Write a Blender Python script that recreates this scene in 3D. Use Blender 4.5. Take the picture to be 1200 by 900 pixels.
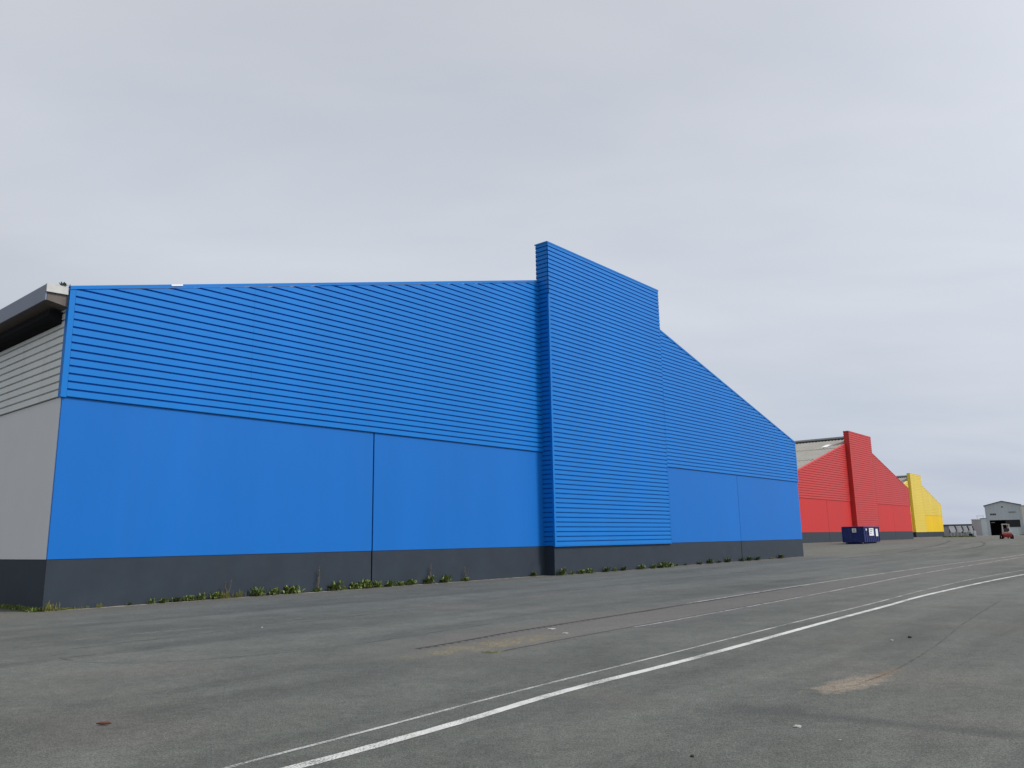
import bpy, bmesh, math, random
from mathutils import Vector, Matrix
random.seed(7)
for o in list(bpy.data.objects): bpy.data.objects.remove(o)
S = bpy.context.scene
COL = S.collection

# ------------------------------------------------------------------ camera
cd = bpy.data.cameras.new('camera'); cam = bpy.data.objects.new('camera', cd); COL.objects.link(cam)
cd.sensor_fit = 'HORIZONTAL'; cd.sensor_width = 36; cd.lens = 27.864
cd.clip_start = 0.1; cd.clip_end = 9000
PITCH, ROLL = 0.1949, -0.0174
cp, sp, cr, sr = math.cos(PITCH), math.sin(PITCH), math.cos(ROLL), math.sin(ROLL)
U0 = Vector((0, -sp, cp)); X0 = Vector((1, 0, 0)); F = Vector((0, cp, sp))
R_ = X0 * cr + U0 * sr; U_ = U0 * cr - X0 * sr
cam.matrix_world = Matrix(((R_.x, U_.x, -F.x, 0), (R_.y, U_.y, -F.y, 0), (R_.z, U_.z, -F.z, 1.6), (0, 0, 0, 1)))
S.camera = cam

# ------------------------------------------------------------------ light
SUN_YAW = math.radians(97)       # clockwise from the view direction (+Y): the sun stands to the right
SUN_EL = math.radians(47)
S.render.engine = 'CYCLES'
S.view_settings.view_transform = 'Standard'; S.view_settings.look = 'None'
S.view_settings.exposure = 0.0; S.view_settings.gamma = 1.0
S.view_settings.use_curve_mapping = False

def new_node(nt, t, **kw):
    n = nt.nodes.new(t)
    for k, v in kw.items(): setattr(n, k, v)
    return n
def math_n(nt, op, a, b=None, c=None, clamp=False):
    n = nt.nodes.new('ShaderNodeMath'); n.operation = op; n.use_clamp = clamp
    for i, v in enumerate((a, b, c)):
        if v is None: continue
        if isinstance(v, (int, float)): n.inputs[i].default_value = v
        else: nt.links.new(v, n.inputs[i])
    return n.outputs[0]
def ramp(nt, fac, stops, interp='LINEAR'):
    n = nt.nodes.new('ShaderNodeValToRGB'); n.color_ramp.interpolation = interp
    e = n.color_ramp.elements
    while len(e) < len(stops): e.new(0.5)
    for i, (p, c) in enumerate(stops):
        e[i].position = p
        e[i].color = (c, c, c, 1) if isinstance(c, (int, float)) else (*c, 1)
    nt.links.new(fac, n.inputs[0]); return n.outputs[0]
def mix(nt, fac, a, b, mode='MIX'):
    n = nt.nodes.new('ShaderNodeMixRGB'); n.blend_type = mode
    for i, v in zip((0, 1, 2), (fac, a, b)):
        if isinstance(v, (int, float)): n.inputs[i].default_value = v
        elif isinstance(v, tuple): n.inputs[i].default_value = (*v, 1)
        else: nt.links.new(v, n.inputs[i])
    return n.outputs[0]
def noise(nt, vec, scale, detail=4, rough=0.5, dist=0.0):
    n = nt.nodes.new('ShaderNodeTexNoise'); n.inputs['Scale'].default_value = scale
    n.inputs['Detail'].default_value = detail; n.inputs['Roughness'].default_value = rough
    n.inputs['Distortion'].default_value = dist
    if vec is not None: nt.links.new(vec, n.inputs['Vector'])
    return n.outputs['Fac']

world = bpy.data.worlds.new('World'); S.world = world; world.use_nodes = True
nt = world.node_tree; nt.nodes.clear()
out = new_node(nt, 'ShaderNodeOutputWorld'); bg = new_node(nt, 'ShaderNodeBackground')
bg.inputs['Strength'].default_value = 0.1
sky = new_node(nt, 'ShaderNodeTexSky', sky_type='NISHITA'); sky.sun_disc = False
sky.sun_elevation = SUN_EL; sky.sun_rotation = SUN_YAW; sky.dust_density = 3
tc = new_node(nt, 'ShaderNodeTexCoord')
sx = new_node(nt, 'ShaderNodeSeparateXYZ'); nt.links.new(tc.outputs['Generated'], sx.inputs[0])
zc = math_n(nt, 'MAXIMUM', sx.outputs[2], 0.0)
den = math_n(nt, 'ADD', zc, 0.18)
px = math_n(nt, 'DIVIDE', sx.outputs[0], den); py = math_n(nt, 'DIVIDE', sx.outputs[1], den)
cx = new_node(nt, 'ShaderNodeCombineXYZ'); nt.links.new(px, cx.inputs[0]); nt.links.new(py, cx.inputs[1])
mp = new_node(nt, 'ShaderNodeMapping'); mp.inputs['Rotation'].default_value = (0, 0, 0.5)
mp.inputs['Scale'].default_value = (0.55, 1.1, 1); mp.inputs['Location'].default_value = (1.9, 0.2, 0)
nt.links.new(cx.outputs[0], mp.inputs[0])
n1 = noise(nt, mp.outputs[0], 0.9, 5, 0.5, 0.4)
n2 = noise(nt, mp.outputs[0], 2.6, 4, 0.5, 0.3)
cl = math_n(nt, 'ADD', math_n(nt, 'MULTIPLY', n1, 0.62), math_n(nt, 'MULTIPLY', n2, 0.38))
ccol = ramp(nt, cl, [(0.34, (0.50, 0.54, 0.605)), (0.50, (0.555, 0.585, 0.64)), (0.64, (0.605, 0.63, 0.675))])
# elevation: bluish near the horizon, brightest at mid height, greyer at the top
el = ramp(nt, zc, [(0.0, (0.84, 0.87, 0.95)), (0.12, (0.91, 0.935, 0.98)), (0.33, (1.03, 1.03, 1.03)), (0.62, (0.90, 0.885, 0.885)), (1.0, (0.95, 0.95, 0.95))])
ccol = mix(nt, 1.0, ccol, el, 'MULTIPLY')
# the bright patch of overcast round the hidden sun
vm = new_node(nt, 'ShaderNodeVectorMath', operation='DOT_PRODUCT')
nt.links.new(tc.outputs['Generated'], vm.inputs[0])
sd = Vector((math.sin(SUN_YAW) * math.cos(SUN_EL), math.cos(SUN_YAW) * math.cos(SUN_EL), math.sin(SUN_EL)))
vm.inputs[1].default_value = sd
gl = math_n(nt, 'POWER', math_n(nt, 'MAXIMUM', vm.outputs['Value'], 0.0), 5.0)
glf = math_n(nt, 'ADD', math_n(nt, 'MULTIPLY', gl, 1.5), 1.0)
away = ramp(nt, math_n(nt, 'ADD', math_n(nt, 'MULTIPLY', vm.outputs['Value'], 0.5), 0.5), [(0.08, 0.22), (0.30, 0.76), (0.46, 1.0)])
glf = math_n(nt, 'MULTIPLY', glf, away)
ccol = mix(nt, 1.0, ccol, glf, 'MULTIPLY')
cs = mix(nt, 1.0, ccol, (11.7, 11.7, 11.7), 'MULTIPLY')
allc = mix(nt, 0.93, sky.outputs[0], cs)
nt.links.new(allc, bg.inputs['Color']); nt.links.new(bg.outputs[0], out.inputs['Surface'])

sl = bpy.data.lights.new('sun', 'SUN'); sl.energy = 2.75; sl.angle = math.radians(11); sl.color = (1.0, 0.965, 0.91)
so = bpy.data.objects.new('sun', sl); COL.objects.link(so)
so.rotation_mode = 'QUATERNION'; so.rotation_quaternion = sd.to_track_quat('Z', 'Y')

# ------------------------------------------------------------------ helpers
def tag(o, label=None, cat=None, group=None, kind=None):
    if label: o['label'] = label
    if cat: o['category'] = cat
    if group: o['group'] = group
    if kind: o['kind'] = kind
    return o
def empty(name, loc, rz=0, scale=1):
    o = bpy.data.objects.new(name, None); COL.objects.link(o); o.location = loc
    o.rotation_euler = (0, 0, rz); o.scale = (scale,) * 3; o.empty_display_size = 0.3
    return o
def obj(name, bm, m, parent=None, smooth=False):
    me = bpy.data.meshes.new(name); bm.normal_update(); bm.to_mesh(me); bm.free()
    for x in (m if isinstance(m, (list, tuple)) else [m]): me.materials.append(x)
    if smooth:
        for p in me.polygons: p.use_smooth = True
    o = bpy.data.objects.new(name, me); COL.objects.link(o)
    if parent: o.parent = parent
    return o
def add_box(bm, x0, x1, y0, y1, z0, z1, bev=0.0, mi=0):
    vs = [bm.verts.new((x, y, z)) for x in (x0, x1) for y in (y0, y1) for z in (z0, z1)]
    fs = []
    for q in ((0, 1, 3, 2), (4, 6, 7, 5), (0, 4, 5, 1), (2, 3, 7, 6), (0, 2, 6, 4), (1, 5, 7, 3)):
        f = bm.faces.new([vs[i] for i in q]); f.material_index = mi; fs.append(f)
    if bev:
        es = list({e for f in fs for e in f.edges})
        bmesh.ops.bevel(bm, geom=es, offset=bev, segments=1, affect='EDGES')
def box(*a, **k):
    bm = bmesh.new(); add_box(bm, *a, **k); return bm
def add_prism(bm, poly, axis, a, b, mi=0):
    """poly: list of 2D points, extruded along axis ('x','y','z') from a to b"""
    def P(p, t):
        if axis == 'y': return (p[0], t, p[1])
        if axis == 'x': return (t, p[0], p[1])
        return (p[0], p[1], t)
    A = [bm.verts.new(P(p, a)) for p in poly]; B = [bm.verts.new(P(p, b)) for p in poly]
    n = len(poly)
    fs = [bm.faces.new(A), bm.faces.new(B[::-1])]
    for i in range(n): fs.append(bm.faces.new((A[i], B[i], B[(i + 1) % n], A[(i + 1) % n])))
    for f in fs: f.material_index = mi
    bmesh.ops.recalc_face_normals(bm, faces=fs)
def prism(poly, axis, a, b):
    bm = bmesh.new(); add_prism(bm, poly, axis, a, b); return bm
def add_cyl(bm, p, q, r, seg=12, r2=None, mi=0):
    p, q = Vector(p), Vector(q); d = (q - p); L = d.length
    m = Matrix.Translation((p + q) / 2) @ d.to_track_quat('Z', 'Y').to_matrix().to_4x4()
    n0 = len(bm.faces)
    bmesh.ops.create_cone(bm, cap_ends=True, segments=seg, radius1=r, radius2=r if r2 is None else r2, depth=L, matrix=m)
    bm.faces.ensure_lookup_table()
    for f in bm.faces[n0:]: f.material_index = mi

# ------------------------------------------------------------------ materials
def mat(name, col, rough=0.5, metal=0.0, spec=0.5, var=0.06, vscale=1.5, bump=0.0, bscale=60, dirt=None, streak=False):
    m = bpy.data.materials.new(name); m.use_nodes = True; nt = m.node_tree
    b = nt.nodes['Principled BSDF']
    b.inputs['Roughness'].default_value = rough; b.inputs['Metallic'].default_value = metal
    b.inputs['Specular IOR Level'].default_value = spec
    tc = nt.nodes.new('ShaderNodeTexCoord'); vec = tc.outputs['Object']
    mp = nt.nodes.new('ShaderNodeMapping'); nt.links.new(vec, mp.inputs[0])
    if streak: mp.inputs['Scale'].default_value = (1, 1, 0.12)
    f = noise(nt, mp.outputs[0], vscale, 5, 0.6)
    lo = tuple(c * (1 - var) for c in col); hi = tuple(min(1, c * (1 + var)) for c in col)
    c = ramp(nt, f, [(0.3, lo), (0.7, hi)])
    if dirt:
        dcol, amt, dsc = dirt
        f2 = noise(nt, mp.outputs[0], dsc, 8, 0.65, 0.3)
        c = mix(nt, ramp(nt, f2, [(0.52, 0.0), (0.78, amt)]), c, dcol)
    nt.links.new(c, b.inputs['Base Color'])
    rr = ramp(nt, f, [(0.2, max(0, rough - 0.06)), (0.8, min(1, rough + 0.06))])
    nt.links.new(rr, b.inputs['Roughness'])
    if bump:
        bn = nt.nodes.new('ShaderNodeBump'); bn.inputs['Strength'].default_value = bump; bn.inputs['Distance'].default_value = 0.01
        nt.links.new(noise(nt, vec, bscale, 3, 0.6), bn.inputs['Height']); nt.links.new(bn.outputs[0], b.inputs['Normal'])
    return m

BLUE = (0.004, 0.180, 0.58); BLUEP = (0.006, 0.148, 0.52)
RED = (0.55, 0.045, 0.042); REDP = (0.54, 0.024, 0.022)
YEL = (0.78, 0.60, 0.10); YELP = (0.80, 0.52, 0.01)
def paint(name, col, rough=0.42, spec=0.22): return mat(name, col, rough + 0.08, 0, spec, var=0.05, vscale=0.45, dirt=(tuple(c * 0.75 + 0.02 for c in col), 0.18, 0.8), streak=True)
M = dict(
    blue=paint('blue_steel_cladding', BLUE, 0.38), bluep=paint('blue_flat_panel', BLUEP, 0.42, 0.22),
    red=paint('red_steel_cladding', RED, 0.36), redp=paint('red_flat_panel', REDP, 0.5, 0.35),
    yel=paint('yellow_steel_cladding', YEL, 0.4), yelp=paint('yellow_flat_panel', YELP, 0.5, 0.35),
    grey=mat('grey_steel_cladding', (0.66, 0.68, 0.66), 0.5, 0, 0.4, 0.04, 0.6, dirt=((0.22, 0.21, 0.19), 0.25, 1.2), streak=True),
    greyp=mat('grey_flat_panel', (0.66, 0.67, 0.67), 0.6, 0, 0.4, 0.03, 0.5),
    plinth=mat('dark_painted_concrete', (0.024, 0.035, 0.050), 0.62, 0, 0.35, 0.12, 1.1, 0.25, 45, dirt=((0.05, 0.058, 0.07), 0.3, 1.7)),
    core=mat('black_gap', (0.012, 0.012, 0.014), 0.9),
    alu=mat('aluminium_fascia', (0.17, 0.20, 0.25), 0.40, 0.4, 0.5, 0.06, 2.0),
    capm=mat('pale_galvanised', (0.50, 0.50, 0.48), 0.5, 0.2, 0.5, 0.08, 6, dirt=((0.3, 0.27, 0.22), 0.6, 5)),
    soffit=mat('brown_soffit', (0.14, 0.12, 0.11), 0.8, 0, 0.3, 0.15, 4),
    black=mat('black_rubber', (0.010, 0.010, 0.011), 0.9, 0, 0.1),
    ridge=mat('dark_ridge_sheet', (0.075, 0.08, 0.085), 0.6, 0, 0.4, 0.15, 2),
    roof=mat('fibre_cement_roof', (0.25, 0.24, 0.215), 0.8, 0, 0.3, 0.14, 0.8, dirt=((0.13, 0.12, 0.10), 0.7, 1.6)),
    skyl=mat('translucent_roof_sheet', (0.82, 0.82, 0.78), 0.35, 0, 0.5, 0.05, 3),
    bright=mat('glare_white', (0.85, 0.86, 0.88), 0.22, 0.3, 0.6, 0.04, 4),
    contn=mat('navy_container_paint', (0.007, 0.018, 0.12), 0.5, 0, 0.3, 0.15, 1.5, dirt=((0.10, 0.07, 0.06), 0.5, 3)),
    white=mat('white_paint', (0.78, 0.78, 0.76), 0.5, 0, 0.4, 0.05, 2),
    ink=mat('dark_print', (0.05, 0.07, 0.12), 0.6),
    hred=mat('worn_red_paint', (0.30, 0.035, 0.03), 0.5, 0, 0.4, 0.15, 4, dirt=((0.05, 0.03, 0.03), 0.5, 5)),
    steel=mat('steel', (0.30, 0.30, 0.30), 0.4, 0.8, 0.5, 0.15, 6),
    glass=mat('dark_window_glass', (0.015, 0.018, 0.022), 0.12, 0, 0.6, 0.05, 1),
    fgrey=mat('grey_shed_cladding', (0.42, 0.47, 0.52), 0.55, 0, 0.4, 0.05, 0.3, streak=True),
    flight=mat('pale_blue_grey_sheet', (0.54, 0.61, 0.65), 0.55, 0, 0.4, 0.06, 0.4, streak=True),
    fmauve=mat('mauve_grey_sheet', (0.36, 0.345, 0.37), 0.6, 0, 0.4, 0.06, 0.6, streak=True),
    cream=mat('cream_wall', (0.62, 0.60, 0.54), 0.6, 0, 0.4, 0.06, 0.6, streak=True),
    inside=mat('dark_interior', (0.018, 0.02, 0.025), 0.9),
    fgreen=mat('pale_green_fence', (0.34, 0.40, 0.38), 0.6),
    hopper=mat('whitish_hopper_paint', (0.78, 0.77, 0.79), 0.5, 0, 0.4, 0.12, 1.2, dirt=((0.25, 0.2, 0.2), 0.6, 1.6)),
    leafb=mat('dry_leaf_brown', (0.10, 0.035, 0.022), 0.7, 0, 0.3, 0.25, 20),
    stonew=mat('pale_stone', (0.33, 0.32, 0.29), 0.85, 0, 0.3, 0.15, 30),
    stoned=mat('dark_stone', (0.03, 0.028, 0.026), 0.9, 0, 0.3, 0.2, 30),
    stem=mat('dry_stem', (0.16, 0.12, 0.075), 0.8, 0, 0.3, 0.2, 20),
    roadlamp=mat('lamp_panel', (0.9, 0.9, 0.85), 0.4),
)
def leaf_mat(name, a, b):
    m = bpy.data.materials.new(name); m.use_nodes = True; nt = m.node_tree; p = nt.nodes['Principled BSDF']
    tc = nt.nodes.new('ShaderNodeTexCoord'); g = nt.nodes.new('ShaderNodeNewGeometry')
    f = math_n(nt, 'ADD', math_n(nt, 'MULTIPLY', noise(nt, tc.outputs['Object'], 9, 3), 0.6), math_n(nt, 'MULTIPLY', g.outputs['Random Per Island'], 0.4))
    nt.links.new(ramp(nt, f, [(0.25, a), (0.75, b)]), p.inputs['Base Color'])
    p.inputs['Roughness'].default_value = 0.55; p.inputs['Specular IOR Level'].default_value = 0.3
    p.inputs['Subsurface Weight'].default_value = 0.0
    return m
M['leaf'] = leaf_mat('weed_leaf', (0.05, 0.085, 0.018), (0.20, 0.25, 0.06))
M['leafd'] = leaf_mat('dark_weed_leaf', (0.025, 0.045, 0.014), (0.10, 0.13, 0.04))
M['leafy'] = leaf_mat('yellowing_grass', (0.07, 0.09, 0.02), (0.26, 0.24, 0.06))
M['grassf'] = leaf_mat('far_grass', (0.05, 0.09, 0.02), (0.14, 0.19, 0.05))

# ------------------------------------------------------------------ ground
def G(x, y):
    r = math.hypot(x, y); t = min(max((r - 60) / 45, 0), 1)
    return 0.65 * t * t * (3 - 2 * t)
YAW = 0.7015
WD = Vector((math.sin(YAW), math.cos(YAW), 0)); WN = Vector((math.cos(YAW), -math.sin(YAW), 0))   # along the facades, and out of them
ROT = math.pi / 2 - YAW

def ground_mat():
    m = bpy.data.materials.new('worn_asphalt'); m.use_nodes = True; nt = m.node_tree; b = nt.nodes['Principled BSDF']
    tc = nt.nodes.new('ShaderNodeTexCoord'); P = tc.outputs['Object']
    mp = nt.nodes.new('ShaderNodeMapping'); mp.vector_type = 'POINT'
    mp.inputs['Rotation'].default_value = (0, 0, -ROT)       # x = along the facades, y = towards them
    nt.links.new(P, mp.inputs[0]); R = mp.outputs[0]
    s = nt.nodes.new('ShaderNodeSeparateXYZ'); nt.links.new(R, s.inputs[0]); u, v = s.outputs[0], s.outputs[1]
    ms = nt.nodes.new('ShaderNodeMapping'); ms.inputs['Scale'].default_value = (0.07, 0.75, 1); nt.links.new(R, ms.inputs[0])
    col = ramp(nt, noise(nt, P, 0.10, 4, 0.55), [(0.3, (0.073, 0.077, 0.066)), (0.7, (0.103, 0.108, 0.094))])
    streaks = ramp(nt, noise(nt, ms.outputs[0], 0.9, 5, 0.6, 0.6), [(0.32, 0.74), (0.5, 1.0), (0.68, 1.20)])
    col = mix(nt, 1, col, streaks, 'MULTIPLY')
    # wandering thin tyre and drag marks
    ms2 = nt.nodes.new('ShaderNodeMapping'); ms2.inputs['Scale'].default_value = (0.03, 0.5, 1); ms2.inputs['Rotation'].default_value = (0, 0, 0.06); nt.links.new(R, ms2.inputs[0])
    tr = noise(nt, ms2.outputs[0], 2.2, 2, 0.4, 0.8)
    band = math_n(nt, 'ABSOLUTE', math_n(nt, 'SUBTRACT', tr, 0.5))
    col = mix(nt, ramp(nt, band, [(0.0, 0.30), (0.012, 0.0)]), col, (0.075, 0.075, 0.072))
    # mottling
    mot = ramp(nt, noise(nt, P, 1.3, 6, 0.65), [(0.30, 0.80), (0.52, 1.0), (0.70, 1.14)])
    col = mix(nt, 1, col, mot, 'MULTIPLY')
    warm = ramp(nt, noise(nt, P, 0.33, 3, 0.5), [(0.52, 0.0), (0.75, 0.5)])
    col = mix(nt, warm, col, (0.125, 0.108, 0.095))
    fr = nt.nodes.new('ShaderNodeMapRange'); fr.inputs['From Min'].default_value = 20.3; fr.inputs['From Max'].default_value = 21.6
    nt.links.new(math_n(nt, 'ADD', v, math_n(nt, 'MULTIPLY', math_n(nt, 'SUBTRACT', noise(nt, P, 0.6, 4, 0.6), 0.5), 1.8)), fr.inputs['Value'])
    col = mix(nt, math_n(nt, 'MULTIPLY', fr.outputs[0], 0.55), col, (0.098, 0.094, 0.082))
    grit = noise(nt, P, 9, 5, 0.7)
    col = mix(nt, 1, col, ramp(nt, grit, [(0.34, 0.82), (0.5, 1.0), (0.66, 1.18)]), 'MULTIPLY')
    # railway bed: browner, coarser
    wob = math_n(nt, 'MULTIPLY', math_n(nt, 'SUBTRACT', noise(nt, P, 1.1, 4, 0.6), 0.5), 1.2)
    dv = math_n(nt, 'ABSOLUTE', math_n(nt, 'SUBTRACT', math_n(nt, 'ADD', v, wob), 9.15))
    rb = ramp(nt, dv, [(0.75, 0.62), (1.4, 0.0)])
    rb = mix(nt, 1, rb, ramp(nt, math_n(nt, 'ADD', u, wob), [(0.0, 0.0), (1.0, 1.0)]), 'MULTIPLY')
    ur = nt.nodes.new('ShaderNodeMapRange'); ur.inputs['From Min'].default_value = 7.5; ur.inputs['From Max'].default_value = 10.0
    nt.links.new(math_n(nt, 'ADD', u, wob), ur.inputs['Value'])
    rbm = math_n(nt, 'MULTIPLY', math_n(nt, 'MULTIPLY', ramp(nt, math_n(nt, 'MULTIPLY', dv, 0.5), [(0.36, 0.62), (0.7, 0.0)]), ur.outputs[0]), 1.0)
    col = mix(nt, rbm, col, (0.112, 0.100, 0.090))
    # patch of ochre dirt / moss at the near end of the rails
    def blob(cu, cv, ru, rv, rot=0.0, amp=1.5, nsc=3.0):
        q = nt.nodes.new('ShaderNodeMapping'); q.vector_type = 'TEXTURE'
        q.inputs['Location'].default_value = (cu, cv, 0); q.inputs['Rotation'].default_value = (0, 0, rot); q.inputs['Scale'].default_value = (ru, rv, 1e6)
        nt.links.new(P, q.inputs[0])
        l = nt.nodes.new('ShaderNodeVectorMath'); l.operation = 'LENGTH'; nt.links.new(q.outputs[0], l.inputs[0])
        return math_n(nt, 'ADD', l.outputs['Value'], math_n(nt, 'MULTIPLY', math_n(nt, 'SUBTRACT', noise(nt, P, nsc, 7, 0.62), 0.5), amp))
    ang = math.atan2(WD.y, WD.x)
    fine = noise(nt, P, 14, 5, 0.7)
    mo = blob(-0.35, 13.0, 2.1, 0.55, ang)
    mof = math_n(nt, 'MULTIPLY', ramp(nt, noise(nt, P, 2.4, 4, 0.6), [(0.38, 0.15), (0.56, 1.0)]), math_n(nt, 'MULTIPLY', ramp(nt, mo, [(0.4, 1.0), (1.2, 0.0)]), ramp(nt, fine, [(0.44, 0.0), (0.60, 1.0)])))
    col = mix(nt, mof, col, (0.21, 0.17, 0.075))
    # fine pale sand washed into a shallow dip
    sa = blob(3.62, 9.12, 0.85, 0.26, 0.70, 1.9, 4.0)
    saf = ramp(nt, sa, [(0.2, 0.85), (0.75, 0.55), (1.5, 0.0)])
    saf = math_n(nt, 'MULTIPLY', saf, ramp(nt, fine, [(0.38, 0.30), (0.58, 1.0)]))
    col = mix(nt, saf, col, (0.255, 0.205, 0.15))
    tl = blob(4.30, 9.75, 0.75, 0.12, 0.85)
    tlf = math_n(nt, 'MULTIPLY', ramp(nt, tl, [(0.3, 0.75), (1.2, 0.0)]), ramp(nt, fine, [(0.38, 0.3), (0.6, 1.0)]))
    col = mix(nt, tlf, col, (0.17, 0.115, 0.07))
    # oily darker stains
    for (a, b_, c_, d_, e_, k) in ((2.2, 7.85, 0.75, 0.34, 0.1, 0.70), (3.1, 7.35, 1.5, 0.20, -0.6, 0.72), (4.1, 6.75, 0.9, 0.22, -0.5, 0.6), (5.9, 12.6, 3.0, 0.55, 0.94, 0.50), (0.4, 8.3, 1.4, 0.7, 0.5, 0.25), (-2.2, 11.0, 2.5, 0.8, 0.5, 0.22)):
        st = blob(a, b_, c_, d_, e_)
        col = mix(nt, ramp(nt, st, [(0.1, k), (1.2, 0.0)]), col, (0.048, 0.050, 0.048))
    # aggregate speckle
    ag = noise(nt, P, 95, 2, 0.7)
    ag2 = noise(nt, P, 42, 3, 0.75)
    col = mix(nt, 1, col, ramp(nt, ag, [(0.32, 0.45), (0.5, 1.0), (0.68, 1.7)]), 'MULTIPLY')
    col = mix(nt, 1, col, ramp(nt, ag2, [(0.36, 0.62), (0.5, 1.0), (0.64, 1.36)]), 'MULTIPLY')
    nt.links.new(col, b.inputs['Base Color'])
    b.inputs['Roughness'].default_value = 0.88; b.inputs['Specular IOR Level'].default_value = 0.35
    bn = nt.nodes.new('ShaderNodeBump'); bn.inputs['Strength'].default_value = 0.55; bn.inputs['Distance'].default_value = 0.006
    nt.links.new(mix(nt, 0.5, ag, ag2), bn.inputs['Height'])
    nt.links.new(bn.outputs[0], b.inputs['Normal'])
    return m
M['asphalt'] = ground_mat()

def coords():
    a = [-6000, -3000, -1500, -700, -350, -200, -140, -110, -90]
    t = -80
    while t < 150: a.append(t); t += 2.5
    a += [160, 175, 200, 240, 300, 400, 600, 1000, 2000, 4000, 6000]
    return a
bm = bmesh.new(); cs_ = coords()
grid = [[bm.verts.new((x, y, G(x, y))) for y in cs_] for x in cs_]
for i in range(len(cs_) - 1):
    for j in range(len(cs_) - 1):
        bm.faces.new((grid[i][j], grid[i + 1][j], grid[i + 1][j + 1], grid[i][j + 1]))
tag(obj('ground', bm, M['asphalt'], smooth=True), kind='structure')

def catmull(pts, step=0.5):
    P = [Vector((p[0], p[1], 0)) for p in pts]; P = [2 * P[0] - P[1]] + P + [2 * P[-1] - P[-2]]
    out = []
    for i in range(1, len(P) - 2):
        n = max(2, int((P[i + 1] - P[i]).length / step))
        for k in range(n):
            t = k / n
            out.append(0.5 * ((2 * P[i]) + (P[i + 1] - P[i - 1]) * t + (2 * P[i - 1] - 5 * P[i] + 4 * P[i + 1] - P[i + 2]) * t * t + (3 * P[i] - P[i - 1] - 3 * P[i + 1] + P[i + 2]) * t ** 3))
    out.append(P[-2]); return out
def strip_bm(pts, w, z, jitter=0.0, step=0.5, wfun=None, off=0.0):
    path = catmull(pts, step); bm = bmesh.new(); prev = None
    for i, p in enumerate(path):
        d = (path[min(i + 1, len(path) - 1)] - path[max(i - 1, 0)]).normalized(); n = Vector((-d.y, d.x, 0))
        ww = (w if wfun is None else w * wfun(i / len(path)))
        a = p + n * (off + ww / 2 + random.uniform(-jitter, jitter)); b = p + n * (off - ww / 2 + random.uniform(-jitter, jitter))
        va = bm.verts.new((a.x, a.y, G(a.x, a.y) + z)); vb = bm.verts.new((b.x, b.y, G(b.x, b.y) + z))
        if prev: bm.faces.new((prev[0], va, vb, prev[1]))
        prev = (va, vb)
    bmesh.ops.recalc_face_normals(bm, faces=bm.faces)
    for f in bm.faces:
        if f.normal.z < 0: f.normal_flip()
    return bm
def worn(name, col, lo, hi, scale=22, rough=0.8, amount=1.0):
    m = bpy.data.materials.new(name); m.use_nodes = True; nt = m.node_tree; b = nt.nodes['Principled BSDF']
    tc = nt.nodes.new('ShaderNodeTexCoord'); P = tc.outputs['Object']
    c = ramp(nt, noise(nt, P, 5, 4), [(0.3, tuple(k * 0.85 for k in col)), (0.7, tuple(min(1, k * 1.1) for k in col))])
    nt.links.new(c, b.inputs['Base Color']); b.inputs['Roughness'].default_value = rough
    tr = nt.nodes.new('ShaderNodeBsdfTransparent'); mx = nt.nodes.new('ShaderNodeMixShader')
    f = math_n(nt, 'ADD', math_n(nt, 'MULTIPLY', noise(nt, P, scale, 5, 0.75), 0.6), math_n(nt, 'MULTIPLY', noise(nt, P, 1.3, 3), 0.4))
    nt.links.new(ramp(nt, f, [(lo, 0.0), (hi, amount)]), mx.inputs[0])
    nt.links.new(tr.outputs[0], mx.inputs[1]); nt.links.new(b.outputs[0], mx.inputs[2])
    nt.links.new(mx.outputs[0], nt.nodes['Material Output'].inputs['Surface'])
    return m
M['line'] = worn('white_road_paint', (0.54, 0.54, 0.51), 0.38, 0.50, 55)
M['linew'] = worn('worn_white_road_paint', (0.44, 0.44, 0.42), 0.38, 0.56, 45)
M['linef'] = worn('faded_pale_line', (0.36, 0.355, 0.34), 0.40, 0.60, 12)
M['tar'] = worn('tar_seam', (0.055, 0.055, 0.055), 0.42, 0.56, 6, 0.7, 0.75)
M['seam'] = worn('old_asphalt_joint', (0.065, 0.065, 0.06), 0.42, 0.62, 5, 0.85, 0.5)
M['silt'] = worn('pale_silt', (0.24, 0.23, 0.20), 0.40, 0.62, 5, 0.9, 0.5)
M['rail'] = worn('rail_sky_sheen', (0.42, 0.41, 0.38), 0.36, 0.52, 10, 0.42, 0.85)  # pale colour paints the sky reflected in the polished far rails
M['groove'] = worn('rail_groove', (0.035, 0.03, 0.026), 0.36, 0.50, 9, 0.9, 0.9)

main = [(-3.6, 4.1), (-2.4, 5.35), (-1.68, 6.17), (-1.36, 6.54), (-0.56, 7.55), (0.57, 9.08), (2.17, 10.95), (3.59, 12.69), (5.77, 15.41), (8.14, 18.3), (11.66, 22.59), (19.3, 30.98), (30, 41.5)]
thin = [(-3.4, 4.4), (-2.13, 6.24), (-1.42, 7.17), (0.1, 9.16), (2.4, 11.98), (5.33, 15.60), (8.37, 19.3), (11.96, 23.79), (17.0, 29.7), (23.6, 36.6), (32, 45.0)]
tag(obj('road_line', strip_bm(main, 0.125, 0.004, 0.004, 0.12), M['line']), kind='structure')
tag(obj('road_line', strip_bm(thin, 0.05, 0.004, 0.004, 0.12), M['linew']), kind='structure')
r1 = [(-1.57, 12.66), (-0.91, 13.56), (-0.1, 14.75), (0.65, 15.70), (1.49, 16.75), (2.54, 18.05), (4.25, 20.2), (9.2, 26.4), (14.5, 32.8), (19.5, 38.7), (24.9, 44.9), (35.18, 56.15), (45, 66.5)]
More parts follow.
